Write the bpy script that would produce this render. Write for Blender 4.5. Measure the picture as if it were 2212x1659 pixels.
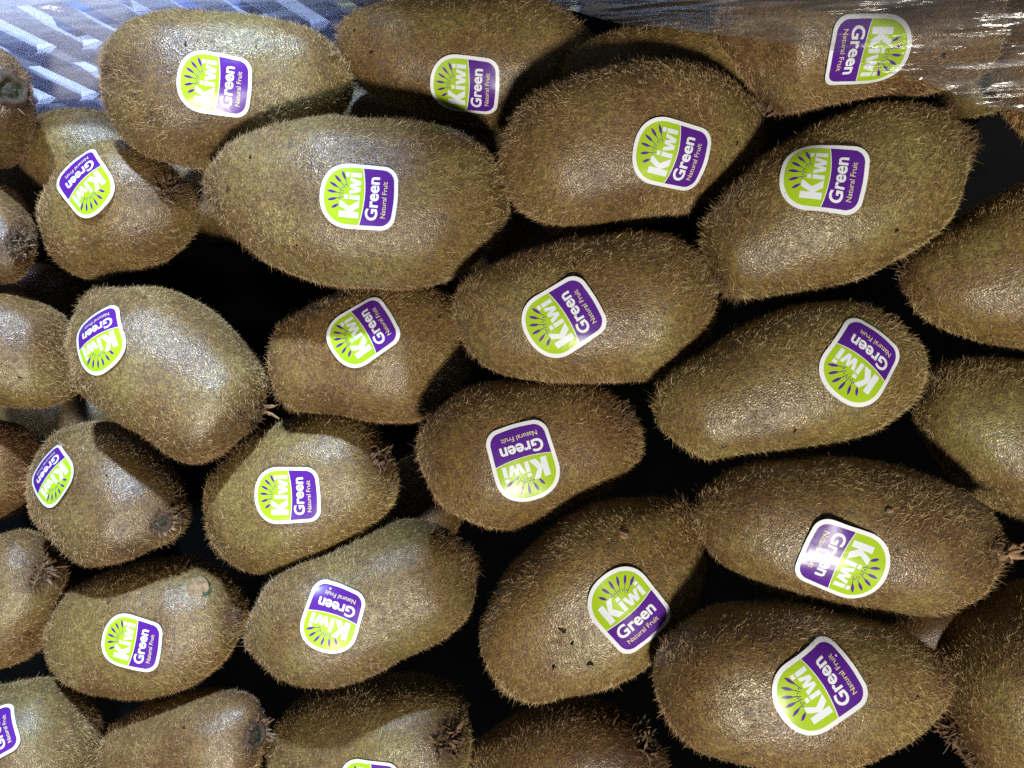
import bpy, bmesh, math, random
import numpy as np
from mathutils import Vector, Matrix, noise
from mathutils.bvhtree import BVHTree

# ------------------------------------------------------------------ camera, world, lamps, exposure
for o in list(bpy.data.objects):
    bpy.data.objects.remove(o, do_unlink=True)
scene = bpy.context.scene
COL = scene.collection
random.seed(7)
RNG = np.random.default_rng(11)

FW, FH = 2212.0, 1659.0            # the frame in which the photograph was measured
HFOV = math.radians(55)
KX = 2 * math.tan(HFOV / 2)        # frame width at unit depth
PITCH = math.radians(65)           # camera looks this far below the horizon
CAM_H = 0.43

cam_data = bpy.data.cameras.new("camera")
cam_data.sensor_fit = 'HORIZONTAL'
cam_data.angle = HFOV
cam_data.clip_start = 0.01
cam_data.clip_end = 20
cam = bpy.data.objects.new("camera", cam_data)
cam.location = (0, 0, CAM_H)
cam.rotation_euler = (math.pi / 2 - PITCH, 0, 0)
COL.objects.link(cam)
scene.camera = cam
CAM = Matrix.Translation((0, 0, CAM_H)) @ Matrix.Rotation(math.pi / 2 - PITCH, 4, 'X')
CAMR = np.array(CAM.to_3x3())
CAMT = np.array(CAM.to_translation())

def to_world(p):
    return np.asarray(p) @ CAMR.T + CAMT

def ray(u, v):
    """point at unit depth in front of the camera for a place in the photograph"""
    return np.array([(u - FW / 2) / FW * KX, -(v - FH / 2) / FW * KX, -1.0])

world = bpy.data.worlds.new("World")
scene.world = world
world.use_nodes = True
bg = world.node_tree.nodes["Background"]
bg.inputs[0].default_value = (0.55, 0.62, 0.75, 1)
bg.inputs[1].default_value = 0.068

def aim(o, target):
    d = Vector(target) - o.location
    o.rotation_euler = d.to_track_quat('-Z', 'Y').to_euler()

def lamp(name, kind, pos_cam, target_cam, power, color, **kw):
    d = bpy.data.lights.new(name, kind)
    d.energy = power
    d.color = color
    for k, val in kw.items():
        setattr(d, k, val)
    o = bpy.data.objects.new(name, d)
    o.location = to_world(pos_cam)
    COL.objects.link(o)
    aim(o, to_world(target_cam))
    return o

mid = ray(1150, 800) * 0.245
kdir = np.array([-0.04, -0.50, 0.86]); kdir /= np.linalg.norm(kdir)
lamp("shop_spotlight", 'AREA', mid + kdir * 0.72 + np.array([0.06, 0, 0]), mid, 6.3, (1.0, 0.95, 0.85), shape='DISK', size=0.07)
left_mid = ray(-1350, 1150) * 0.285
cdir = np.array([0.26, 0.72, 0.64]); cdir /= np.linalg.norm(cdir)
lamp("cool_ceiling_lamp", 'SPOT', left_mid + cdir * 1.0 + np.array([0.0, 0.0, 0.0]), left_mid, 94.0, (0.56, 0.74, 1.0),
     spot_size=2 * math.atan(0.318 / 1.0), spot_blend=0.06, shadow_soft_size=0.02)
back = lamp("added_cool_fill", 'SPOT', (0, 0, 0), (0, 0, -1), 46.0, (0.56, 0.69, 1.0), spot_size=math.radians(27), spot_blend=0.4, shadow_soft_size=0.03)  # added fill behind the crate, brightens shelf and lattice
back.location = (-0.34, 0.62, 0.75)
aim(back, (-0.17, 0.32, 0.12))

vs = scene.view_settings
vs.view_transform = 'Standard'
vs.look = 'None'
vs.exposure = 0.0
vs.gamma = 1.0
vs.use_curve_mapping = False
scene.render.engine = 'CYCLES'
cy = scene.cycles
cy.max_bounces = 8
cy.diffuse_bounces = 3
cy.glossy_bounces = 3
cy.transmission_bounces = 6
cy.transparent_max_bounces = 12
cy.use_denoising = False
cy.denoiser = 'OPENIMAGEDENOISE'
cy.denoising_input_passes = 'RGB_ALBEDO_NORMAL'
cy.sample_clamp_direct = 8.0
cy.sample_clamp_indirect = 3.0
try:
    scene.cycles_curves.shape = 'RIBBONS'
    scene.cycles_curves.subdivisions = 1
except Exception:
    pass

# ------------------------------------------------------------------ materials
def mat(name):
    m = bpy.data.materials.new(name)
    m.use_nodes = True
    nt = m.node_tree
    b = nt.nodes["Principled BSDF"]
    return m, nt, b

def node(nt, t, **kw):
    n = nt.nodes.new(t)
    for k, v in kw.items():
        if k.startswith('i_'):
            n.inputs[k[2:].replace('_', ' ')].default_value = v
        else:
            setattr(n, k, v)
    return n

def mixcol(nt, a, b, fac, mode='MIX'):
    n = nt.nodes.new('ShaderNodeMix')
    n.data_type = 'RGBA'
    n.blend_type = mode
    for sock, val in ((n.inputs[0], fac), (n.inputs[6], a), (n.inputs[7], b)):
        if hasattr(val, 'is_output'):
            nt.links.new(val, sock)
        else:
            sock.default_value = val
    return n.outputs[2]

def ramp(nt, src, stops):
    r = nt.nodes.new('ShaderNodeValToRGB')
    el = r.color_ramp.elements
    el[0].position, el[0].color = stops[0]
    el[1].position, el[1].color = stops[-1]
    for p, c in stops[1:-1]:
        e = el.new(p)
        e.color = c
    nt.links.new(src, r.inputs[0])
    return r.outputs[0]

def g(v):
    return (v, v, v, 1)

def skin_material():
    m, nt, b = mat("kiwi_skin")
    tc = node(nt, 'ShaderNodeTexCoord')
    oi = node(nt, 'ShaderNodeObjectInfo')
    add = node(nt, 'ShaderNodeVectorMath', operation='ADD')
    sc = node(nt, 'ShaderNodeVectorMath', operation='SCALE')
    com = node(nt, 'ShaderNodeCombineXYZ')
    for i in range(3):
        nt.links.new(oi.outputs['Random'], com.inputs[i])
    nt.links.new(com.outputs[0], sc.inputs[0]); sc.inputs['Scale'].default_value = 3.7
    nt.links.new(tc.outputs['Object'], add.inputs[0]); nt.links.new(sc.outputs[0], add.inputs[1])
    P = add.outputs[0]
    big = node(nt, 'ShaderNodeTexNoise', i_Scale=45.0, i_Detail=4.0, i_Roughness=0.6)
    midn = node(nt, 'ShaderNodeTexNoise', i_Scale=560.0, i_Detail=3.0, i_Roughness=0.65)
    fine = node(nt, 'ShaderNodeTexNoise', i_Scale=1500.0, i_Detail=3.0, i_Roughness=0.7)
    vor = node(nt, 'ShaderNodeTexVoronoi', i_Scale=2400.0)
    spots = node(nt, 'ShaderNodeTexVoronoi', i_Scale=115.0)
    for n in (big, midn, fine, vor, spots):
        nt.links.new(P, n.inputs['Vector'])
    c1 = ramp(nt, big.outputs[0], [(0.32, (0.115, 0.068, 0.030, 1)), (0.50, (0.185, 0.132, 0.055, 1)), (0.66, (0.210, 0.184, 0.074, 1))])
    c2 = ramp(nt, midn.outputs[0], [(0.35, (0.55, 0.50, 0.44, 1)), (0.62, (1.15, 1.12, 1.05, 1))])
    c = mixcol(nt, c1, c2, 0.85, 'MULTIPLY')
    c3 = ramp(nt, fine.outputs[0], [(0.36, (0.45, 0.36, 0.27, 1)), (0.6, (1.2, 1.18, 1.12, 1))])
    c = mixcol(nt, c, c3, 0.8, 'MULTIPLY')
    sp = ramp(nt, spots.outputs['Distance'], [(0.05, g(1)), (0.13, g(0))])
    sp2 = node(nt, 'ShaderNodeMath', operation='MULTIPLY')
    gate = ramp(nt, spots.outputs['Color'], [(0.60, g(0)), (0.66, g(1))])
    nt.links.new(sp, sp2.inputs[0]); nt.links.new(gate, sp2.inputs[1])
    c = mixcol(nt, c, (0.035, 0.018, 0.008, 1), sp2.outputs[0])
    at = node(nt, 'ShaderNodeAttribute', attribute_name='brown')
    c = mixcol(nt, c, (0.060, 0.030, 0.015, 1), at.outputs['Fac'])
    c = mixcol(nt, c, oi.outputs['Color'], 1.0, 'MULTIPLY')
    nt.links.new(c, b.inputs['Base Color'])
    rg = ramp(nt, midn.outputs[0], [(0.35, g(0.52)), (0.65, g(0.32))])
    nt.links.new(rg, b.inputs['Roughness'])
    b.inputs['Specular IOR Level'].default_value = 0.75
    bm1 = node(nt, 'ShaderNodeBump', i_Strength=0.30, i_Distance=0.0004)
    bm2 = node(nt, 'ShaderNodeBump', i_Strength=0.36, i_Distance=0.0004)
    nt.links.new(vor.outputs['Distance'], bm1.inputs['Height'])
    nt.links.new(midn.outputs[0], bm2.inputs['Height'])
    nt.links.new(bm1.outputs[0], bm2.inputs['Normal'])
    nt.links.new(bm2.outputs[0], b.inputs['Normal'])
    return m

def fuzz_material():
    m, nt, b = mat("kiwi_fuzz")
    hi = node(nt, 'ShaderNodeHairInfo')
    oi = node(nt, 'ShaderNodeObjectInfo')
    c = ramp(nt, hi.outputs['Random'], [(0.0, (0.10, 0.058, 0.026, 1)), (0.35, (0.22, 0.143, 0.064, 1)), (0.7, (0.46, 0.325, 0.16, 1)), (1.0, (0.85, 0.68, 0.44, 1))])
    tc = node(nt, 'ShaderNodeTexCoord')
    pn = node(nt, 'ShaderNodeTexNoise', i_Scale=48.0, i_Detail=3.0)
    nt.links.new(tc.outputs['Object'], pn.inputs['Vector'])
    pc = ramp(nt, pn.outputs[0], [(0.34, (0.78, 0.70, 0.64, 1)), (0.5, (1, 1, 1, 1)), (0.66, (1.08, 1.09, 0.94, 1))])
    c = mixcol(nt, c, pc, 1.0, 'MULTIPLY')
    at = node(nt, 'ShaderNodeAttribute', attribute_name='brown')
    dk = mixcol(nt, c, (0.34, 0.24, 0.20, 1), 1.0, 'MULTIPLY')
    c = mixcol(nt, c, dk, at.outputs['Fac'])
    c = mixcol(nt, c, oi.outputs['Color'], 1.0, 'MULTIPLY')
    nt.links.new(c, b.inputs['Base Color'])
    b.inputs['Roughness'].default_value = 0.5
    b.inputs['Specular IOR Level'].default_value = 0.35
    return m

def plain(name, col, rough=0.6, spec=0.4, noise_scale=None, dark=0.5, bump=0.0):
    m, nt, b = mat(name)
    b.inputs['Roughness'].default_value = rough
    b.inputs['Specular IOR Level'].default_value = spec
    if noise_scale:
        tc = node(nt, 'ShaderNodeTexCoord')
        n = node(nt, 'ShaderNodeTexNoise', i_Scale=noise_scale, i_Detail=5.0, i_Roughness=0.65)
        nt.links.new(tc.outputs['Object'], n.inputs['Vector'])
        c = ramp(nt, n.outputs[0], [(0.3, (col[0] * dark, col[1] * dark, col[2] * dark, 1)), (0.7, (*col, 1))])
        nt.links.new(c, b.inputs['Base Color'])
        if bump:
            bm = node(nt, 'ShaderNodeBump', i_Strength=0.6, i_Distance=bump)
            nt.links.new(n.outputs[0], bm.inputs['Height'])
            nt.links.new(bm.outputs[0], b.inputs['Normal'])
    else:
        b.inputs['Base Color'].default_value = (*col, 1)
    return m

def crate_material():
    m, nt, b = mat("cool_tinted_plastic")
    tc = node(nt, 'ShaderNodeTexCoord')
    n = node(nt, 'ShaderNodeTexNoise', i_Scale=60.0, i_Detail=4.0)
    nt.links.new(tc.outputs['Object'], n.inputs['Vector'])
    c = ramp(nt, n.outputs[0], [(0.3, (0.54, 0.57, 0.76, 1)), (0.7, (0.62, 0.65, 0.84, 1))])  # blue tint stands for cool light on white plastic
    nt.links.new(c, b.inputs['Base Color'])
    b.inputs['Roughness'].default_value = 0.45
    tr = node(nt, 'ShaderNodeBsdfTranslucent')
    nt.links.new(c, tr.inputs[0])
    mx = node(nt, 'ShaderNodeMixShader')
    mx.inputs[0].default_value = 0.22
    nt.links.new(b.outputs[0], mx.inputs[1]); nt.links.new(tr.outputs[0], mx.inputs[2])
    nt.links.new(mx.outputs[0], nt.nodes['Material Output'].inputs[0])
    return m

def film_material():
    m, nt, b = mat("clear_stretch_film")
    nt.nodes.remove(b)
    uv = node(nt, 'ShaderNodeUVMap', uv_map="UVMap")
    mp = node(nt, 'ShaderNodeMapping')
    mp.inputs['Scale'].default_value = (4.5, 52.0, 1.0)
    mp.inputs['Rotation'].default_value = (0, 0, math.radians(-5))
    nt.links.new(uv.outputs[0], mp.inputs[0])
    st = node(nt, 'ShaderNodeTexNoise', i_Scale=1.0, i_Detail=6.0, i_Roughness=0.62, i_Distortion=0.5)
    nt.links.new(mp.outputs[0], st.inputs['Vector'])
    mp2 = node(nt, 'ShaderNodeMapping')
    mp2.inputs['Scale'].default_value = (60.0, 30.0, 1.0)
    nt.links.new(uv.outputs[0], mp2.inputs[0])
    cr = node(nt, 'ShaderNodeTexVoronoi', i_Scale=1.0)
    nt.links.new(mp2.outputs[0], cr.inputs['Vector'])
    b1 = node(nt, 'ShaderNodeBump', i_Strength=0.75, i_Distance=0.0011)
    b2 = node(nt, 'ShaderNodeBump', i_Strength=0.15, i_Distance=0.0005)
    nt.links.new(st.outputs[0], b1.inputs['Height'])
    nt.links.new(cr.outputs['Distance'], b2.inputs['Height'])
    nt.links.new(b1.outputs[0], b2.inputs['Normal'])
    gl = node(nt, 'ShaderNodeBsdfGlossy')
    gl.inputs['Roughness'].default_value = 0.12
    gl.inputs['Color'].default_value = g(1.0)
    nt.links.new(b2.outputs[0], gl.inputs['Normal'])
    tp = node(nt, 'ShaderNodeBsdfTransparent')
    tp.inputs[0].default_value = g(0.97)
    df = node(nt, 'ShaderNodeBsdfDiffuse')
    df.inputs[0].default_value = g(0.75)
    tl = node(nt, 'ShaderNodeBsdfTranslucent')
    tl.inputs[0].default_value = g(0.75)
    hz = node(nt, 'ShaderNodeMixShader')
    hz.inputs[0].default_value = 0.5
    nt.links.new(df.outputs[0], hz.inputs[1]); nt.links.new(tl.outputs[0], hz.inputs[2])
    hzf = ramp(nt, st.outputs[0], [(0.42, g(0.03)), (0.56, g(0.12)), (0.72, g(0.60))])
    sx = node(nt, 'ShaderNodeSeparateXYZ')
    nt.links.new(uv.outputs[0], sx.inputs[0])
    veil = ramp(nt, sx.outputs[0], [(0.46, g(0.42)), (0.60, g(0.0))])  # extra haze painted in on the left as a pale veil
    ha = node(nt, 'ShaderNodeMath', operation='ADD', use_clamp=True)
    nt.links.new(hzf, ha.inputs[0]); nt.links.new(veil, ha.inputs[1])
    m1 = node(nt, 'ShaderNodeMixShader')
    nt.links.new(ha.outputs[0], m1.inputs[0]); nt.links.new(tp.outputs[0], m1.inputs[1]); nt.links.new(hz.outputs[0], m1.inputs[2])
    fr = node(nt, 'ShaderNodeFresnel', i_IOR=1.45)
    nt.links.new(b2.outputs[0], fr.inputs['Normal'])
    fm = node(nt, 'ShaderNodeMath', operation='ADD')
    fm.inputs[1].default_value = 0.19
    nt.links.new(fr.outputs[0], fm.inputs[0])
    m2 = node(nt, 'ShaderNodeMixShader')
    nt.links.new(fm.outputs[0], m2.inputs[0]); nt.links.new(m1.outputs[0], m2.inputs[1]); nt.links.new(gl.outputs[0], m2.inputs[2])
    nt.links.new(m2.outputs[0], nt.nodes['Material Output'].inputs[0])
    return m

def sticker_material(name, col):
    m, nt, b = mat(name)
    b.inputs['Base Color'].default_value = (*col, 1)
    b.inputs['Roughness'].default_value = 0.30
    b.inputs['Specular IOR Level'].default_value = 0.5
    tc = node(nt, 'ShaderNodeTexCoord')
    n = node(nt, 'ShaderNodeTexNoise', i_Scale=110.0, i_Detail=1.0)
    nt.links.new(tc.outputs['Object'], n.inputs['Vector'])
    bm = node(nt, 'ShaderNodeBump', i_Strength=0.25, i_Distance=0.0006)
    nt.links.new(n.outputs[0], bm.inputs['Height'])
    nt.links.new(bm.outputs[0], b.inputs['Normal'])
    return m

M_SKIN = skin_material()
M_FUZZ = fuzz_material()
M_WHITE = sticker_material("sticker_white", (0.74, 0.76, 0.78))
M_LETTER = sticker_material("sticker_letter_white", (0.68, 0.71, 0.76))
M_GREEN = sticker_material("sticker_lime", (0.34, 0.51, 0.016))
M_PURPLE = sticker_material("sticker_purple", (0.085, 0.014, 0.235))
M_CREAM = sticker_material("sticker_cream", (0.66, 0.60, 0.30))
M_BARK = plain("dry_stem_bark", (0.088, 0.056, 0.036), 0.85, 0.3, 900, 0.25, 0.0006)
M_PITH = plain("stem_pith_green", (0.030, 0.032, 0.014), 0.75, 0.4, 700, 0.4, 0.0004)
M_SEPAL = plain("dry_sepal", (0.24, 0.15, 0.08), 0.7, 0.35, 500, 0.18, 0.0004)
M_SPECK = plain("dark_speck", (0.018, 0.010, 0.006), 0.8, 0.2, 800, 0.4)
M_SCAB = plain("pale_scab", (0.40, 0.25, 0.13), 0.75, 0.3, 600, 0.35, 0.0006)
M_SCABGREEN = plain("green_scab_rim", (0.05, 0.08, 0.028), 0.6, 0.4, 600, 0.5, 0.0005)
M_CRATE = crate_material()
M_FILM = film_material()
M_GAPDARK = plain("gap_dark_plastic", (0.0025, 0.0025, 0.0025), 1.0, 0.0, 60, 0.6)  # near-black so the gaps read as deep shade
M_BOARD = plain("dark_gap_board", (0.012, 0.012, 0.013), 0.9, 0.1, 50, 0.6)
M_TABLE = plain("pale_shelf_paint", (0.46, 0.50, 0.64), 0.5, 0.4, 30, 0.85)
M_BLUE = plain("blue_carton", (0.045, 0.14, 0.50), 0.5, 0.4, 40, 0.8)
M_YELLOW = plain("pale_yellow_carton", (0.72, 0.68, 0.32), 0.5, 0.4, 40, 0.85)

# ------------------------------------------------------------------ mesh helpers
def mesh_obj(name, verts, faces, materials, parent=None, loc=None, smooth=True, mat_idx=None):
    me = bpy.data.meshes.new(name)
    me.from_pydata([tuple(v) for v in verts], [], [tuple(int(i) for i in f) for f in faces])
    for m in (materials if isinstance(materials, (list, tuple)) else [materials]):
        me.materials.append(m)
    if smooth:
        me.polygons.foreach_set('use_smooth', [True] * len(me.polygons))
    if mat_idx is not None:
        me.polygons.foreach_set('material_index', [int(i) for i in mat_idx])
    me.update()
    o = bpy.data.objects.new(name, me)
    COL.objects.link(o)
    if loc is not None:
        o.location = loc
    if parent is not None:
        o.parent = parent
    return o

def tag(o, label=None, cat=None, group=None, kind=None):
    if label: o["label"] = label
    if cat: o["category"] = cat
    if group: o["group"] = group
    if kind: o["kind"] = kind
    return o

def box_data(cx, cy_, cz, sx, sy, sz, R=None, bev=0.0006):
    bm = bmesh.new()
    bmesh.ops.create_cube(bm, size=1.0)
    bmesh.ops.scale(bm, vec=(sx, sy, sz), verts=bm.verts)
    bmesh.ops.bevel(bm, geom=bm.edges[:], offset=bev, segments=1, affect='EDGES')
    if R is not None:
        bmesh.ops.transform(bm, matrix=R, verts=bm.verts)
    bmesh.ops.translate(bm, vec=(cx, cy_, cz), verts=bm.verts)
    v = [tuple(x.co) for x in bm.verts]
    f = [[x.index for x in fc.verts] for fc in bm.faces]
    bm.free()
    return v, f

# ------------------------------------------------------------------ the crate, the shelf behind it and the film
SP, CP = math.sin(PITCH), math.cos(PITCH)
WALL_D = 0.236                       # horizontal distance from the lens to the lattice wall
WALL_YAW = math.radians(7)           # the far side of the crate runs slightly away to the right
WX0 = -0.10
def wall_pt(x, h, off=0.0):
    """x along the wall, h height, off = towards the camera"""
    c, s = math.cos(WALL_YAW), math.sin(WALL_YAW)
    return (WX0 + (x - WX0) * c + off * s, WALL_D + (x - WX0) * s - off * c, h)
RW = Matrix.Rotation(WALL_YAW, 4, 'Z')

FLOOR_Z = 0.0
crate = bpy.data.objects.new("crate", None)
crate.location = (0, 0, FLOOR_Z)
COL.objects.link(crate)
tag(crate, "plastic crate tinted blue as if in cool light, with diagonal lattice wall behind the kiwis", "crate")
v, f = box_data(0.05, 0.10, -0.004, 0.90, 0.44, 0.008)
infill = bpy.data.objects.new("dark_infill", None)  # added dark infill, stands in for the shade between kiwis
infill.location = (0, 0, FLOOR_Z)
COL.objects.link(infill)
tag(infill, "black tray lining the crate, seen only in the dark gaps", "infill")
mesh_obj("base", v, f, M_GAPDARK, infill, smooth=False)
p = wall_pt(-0.06, 0.070, 0.0065)
v, f = box_data(p[0], p[1], p[2], 0.50, 0.002, 0.136, RW, 0.0004)
mesh_obj("added_dark_panel", v, f, M_GAPDARK, infill, smooth=False)
RAIL_H = [0.060, 0.100, 0.140, 0.1655, 0.188, 0.2125]
X0, X1 = -0.30, 0.012
for i, h in enumerate(RAIL_H):
    p = wall_pt((X0 + X1) / 2, h)
    v, f = box_data(p[0], p[1], p[2], X1 - X0, 0.0052, 0.0052, RW)
    mesh_obj("rail", v, f, M_CRATE, crate, smooth=False)
for i in range(len(RAIL_H) - 1):
    h0, h1 = RAIL_H[i], RAIL_H[i + 1]
    hh = h1 - h0
    slant = 0.9 * hh
    step = 0.0145
    n = int((X1 - X0 - 0.03) / step)
    ang = math.atan2(hh, -slant)
    for k in range(n):
        x = X0 + 0.02 + k * step + (i % 2) * 0.006
        p = wall_pt(x, (h0 + h1) / 2, -0.0004)
        L = math.hypot(hh, slant) - 0.0035
        R = RW @ Matrix.Rotation(-ang, 4, 'Y')
        v, f = box_data(0, 0, 0, L, 0.0024, 0.0062, R, 0.0004)
        mesh_obj("lattice_bar", [np.array(a) + np.array(p) for a in v], f, M_CRATE, crate, smooth=False)

v, f = box_data(-0.32, 0.46, 0.1, 0.62, 0.40, 0.012)
shelf = mesh_obj("shelf_board", v, f, M_TABLE, None, smooth=False)
tag(shelf, "pale bluish shelf board seen through the crate lattice", "shelf")
for nm, m, x, y, z, s, rot, lab in (
        ("carton", M_BLUE, -0.185, 0.335, 0.112, (0.030, 0.028, 0.0118), 0.3, "blue carton behind the lattice above the stem end of a kiwi"),
        ("carton", M_BLUE, -0.132, 0.330, 0.112, (0.034, 0.024, 0.0118), -0.2, "blue carton behind the lattice, next to the left shoulder of a kiwi"),
        ("carton", M_YELLOW, -0.055, 0.350, 0.112, (0.045, 0.05, 0.0118), 0.1, "pale yellow carton behind the lattice between two labelled kiwis")):
    v, f = box_data(0, 0, 0, *s, Matrix.Rotation(rot, 4, 'Z'))
    o = mesh_obj(nm, v, f, m, None, loc=(x, y, z), smooth=False)
    tag(o, lab, "carton", "cartons behind the crate")

v, f = box_data(0.33, 0.0, 0, 0.62, 0.008, 0.34)
board = mesh_obj("added_dark_board", v, f, M_BOARD, None, loc=(0, 0.300, 0.17), smooth=False)  # added to close the void, its black stands for shade
tag(board, "black board added behind the crate to darken the gaps near the film", "board")

def build_film():
    NU, NV = 420, 130
    lower = [(-250, 330), (0, 330), (700, 300), (800, 180), (1150, 60), (1230, 22), (1340, 52), (1545, 74), (1660, 88), (1790, 106), (1880, 150), (1990, 172), (2120, 228), (2200, 240), (2450, 260)]
    depth = [(-250, None), (1150, None), (1150, 0.288), (1260, 0.268), (1420, 0.225), (1560, 0.191), (1850, 0.175), (2120, 0.172), (2220, 0.168), (2450, 0.165)]
    lu = np.array([a for a, _ in lower]); lv = np.array([b for _, b in lower])
    du = np.array([a for a, b in depth if b]); dv = np.array([b for a, b in depth if b])
    ug = np.linspace(-250, 2650, 600)
    dg_ = np.convolve(np.pad(np.interp(ug, du, dv), 25, mode='edge'), np.ones(51) / 51, 'valid')
    V = np.zeros((NU, NV, 3)); UV = np.zeros((NU, NV, 2))
    c, s = math.cos(WALL_YAW), math.sin(WALL_YAW)
    nrm = np.array([s, -c, 0.0])
    p0 = np.array(wall_pt(WX0, 0, 0.007))
    for i in range(NU):
        u = -250 + 2700 * i / (NU - 1)
        lo = np.interp(u, lu, lv)
        for j in range(NV):
            t = j / (NV - 1)
            vv = lo + (-190 - lo) * t
            r = ray(u, vv)
            rw = CAMR @ r
            d_wall = float(np.dot(p0 - CAMT, nrm) / np.dot(rw, nrm))
            if u <= 1150:
                d = d_wall
            else:
                d_f = float(np.interp(u, ug, dg_)) - 0.002 + 0.006 * (t ** 1.3)
                k = min(1.0, (u - 1150) / 110.0)
                k = k * k * (3 - 2 * k)
                d = d_wall * (1 - k) + min(d_f, d_wall) * k
            q = Vector((u * 0.0026, vv * 0.016 + u * 0.0022, 0.3))
            w = noise.noise(q) * 0.0016 + noise.noise(q * 2.7 + Vector((5, 2, 1))) * 0.0008
            w += noise.noise(Vector((u * 0.011, vv * 0.02, 4.0))) * 0.0009
            w += abs(noise.noise(Vector((u * 0.0035, vv * 0.055 + u * 0.004, 9.0)))) * 0.0012
            d += w
            V[i, j] = to_world(r * d)
            UV[i, j] = (u / FW, vv / FW)
    idx = np.arange(NU * NV).reshape(NU, NV)
    F = np.stack([idx[:-1, :-1], idx[1:, :-1], idx[1:, 1:], idx[:-1, 1:]], -1).reshape(-1, 4)
    o = mesh_obj("stretch_film", V.reshape(-1, 3), F, M_FILM)
    uvl = o.data.uv_layers.new(name="UVMap")
    li = np.zeros(len(o.data.loops), dtype=np.int32)
    o.data.loops.foreach_get('vertex_index', li)
    uvl.data.foreach_set('uv', UV.reshape(-1, 2)[li].astype(np.float32).ravel())
    tag(o, "clear wrinkled stretch film pulled over the crate rim and rear kiwis", "film")
build_film()

# ------------------------------------------------------------------ sticker artwork (flat, millimetres)
def outline(inset=0.0, n=14):
    """rounded sticker: arched at the top, soft corners at the bottom"""
    W, T, B = 8.5 - inset, 10 - inset, -10 + inset
    pts = []
    y0 = 2.4
    for k in range(2 * n + 1):
        a = math.pi * k / (2 * n)
        ca, sa = math.cos(a), math.sin(a)
        e = 2 / 2.25
        pts.append((W * math.copysign(abs(ca) ** e, ca), y0 + (T - y0) * abs(sa) ** e))
    r = 3.9 - inset * 0.8
    for k in range(n + 1):
        a = math.pi + math.pi / 2 * k / n
        pts.append((-W + 0.25 + r + r * math.cos(a), B + r + r * math.sin(a)))
    for k in range(1, 6):
        t = k / 6
        x = (-W + 0.25 + r) * (1 - 2 * t)
        pts.append((x, B - 0.25 * math.sin(math.pi * t)))
    for k in range(n + 1):
        a = 1.5 * math.pi + math.pi / 2 * k / n
        pts.append((W - 0.25 - r + r * math.cos(a), B + r + r * math.sin(a)))
    return pts

def inside_sticker(a, b, inset=0.35):
    W, T, B = 8.5 - inset, 10 - inset, -10 + inset
    top = (b >= 2.4) & ((np.abs(a) / W) ** 2.2 + (np.abs(b - 2.4) / (T - 2.4)) ** 2.2 < 1)
    r = 3.7
    low = (b < 2.4) & (b > B) & (np.abs(a) < W)
    corner = (b < B + r) & (np.abs(a) > W - r) & ((np.abs(a) - (W - r)) ** 2 + (b - (B + r)) ** 2 > r * r)
    return top | (low & ~corner)

def text_polys(body, x0, x1, y0, y1, embolden):
    cu = bpy.data.curves.new("lettering_source", 'FONT')
    cu.body = body
    cu.size = 1.0
    cu.offset = embolden
    cu.resolution_u = 4
    ob = bpy.data.objects.new("lettering_source", cu)
    COL.objects.link(ob)
    bpy.context.view_layer.update()
    dg = bpy.context.evaluated_depsgraph_get()
    me = ob.evaluated_get(dg).to_mesh()
    V = np.array([v.co[:2] for v in me.vertices])
    F = [list(p.vertices) for p in me.polygons]
    ob.evaluated_get(dg).to_mesh_clear()
    bpy.data.objects.remove(ob, do_unlink=True)
    bpy.data.curves.remove(cu)
    mn, mx = V.min(0), V.max(0)
    V = (V - mn) / (mx - mn) * np.array([x1 - x0, y1 - y0]) + np.array([x0, y0])
    return V, F

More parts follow.
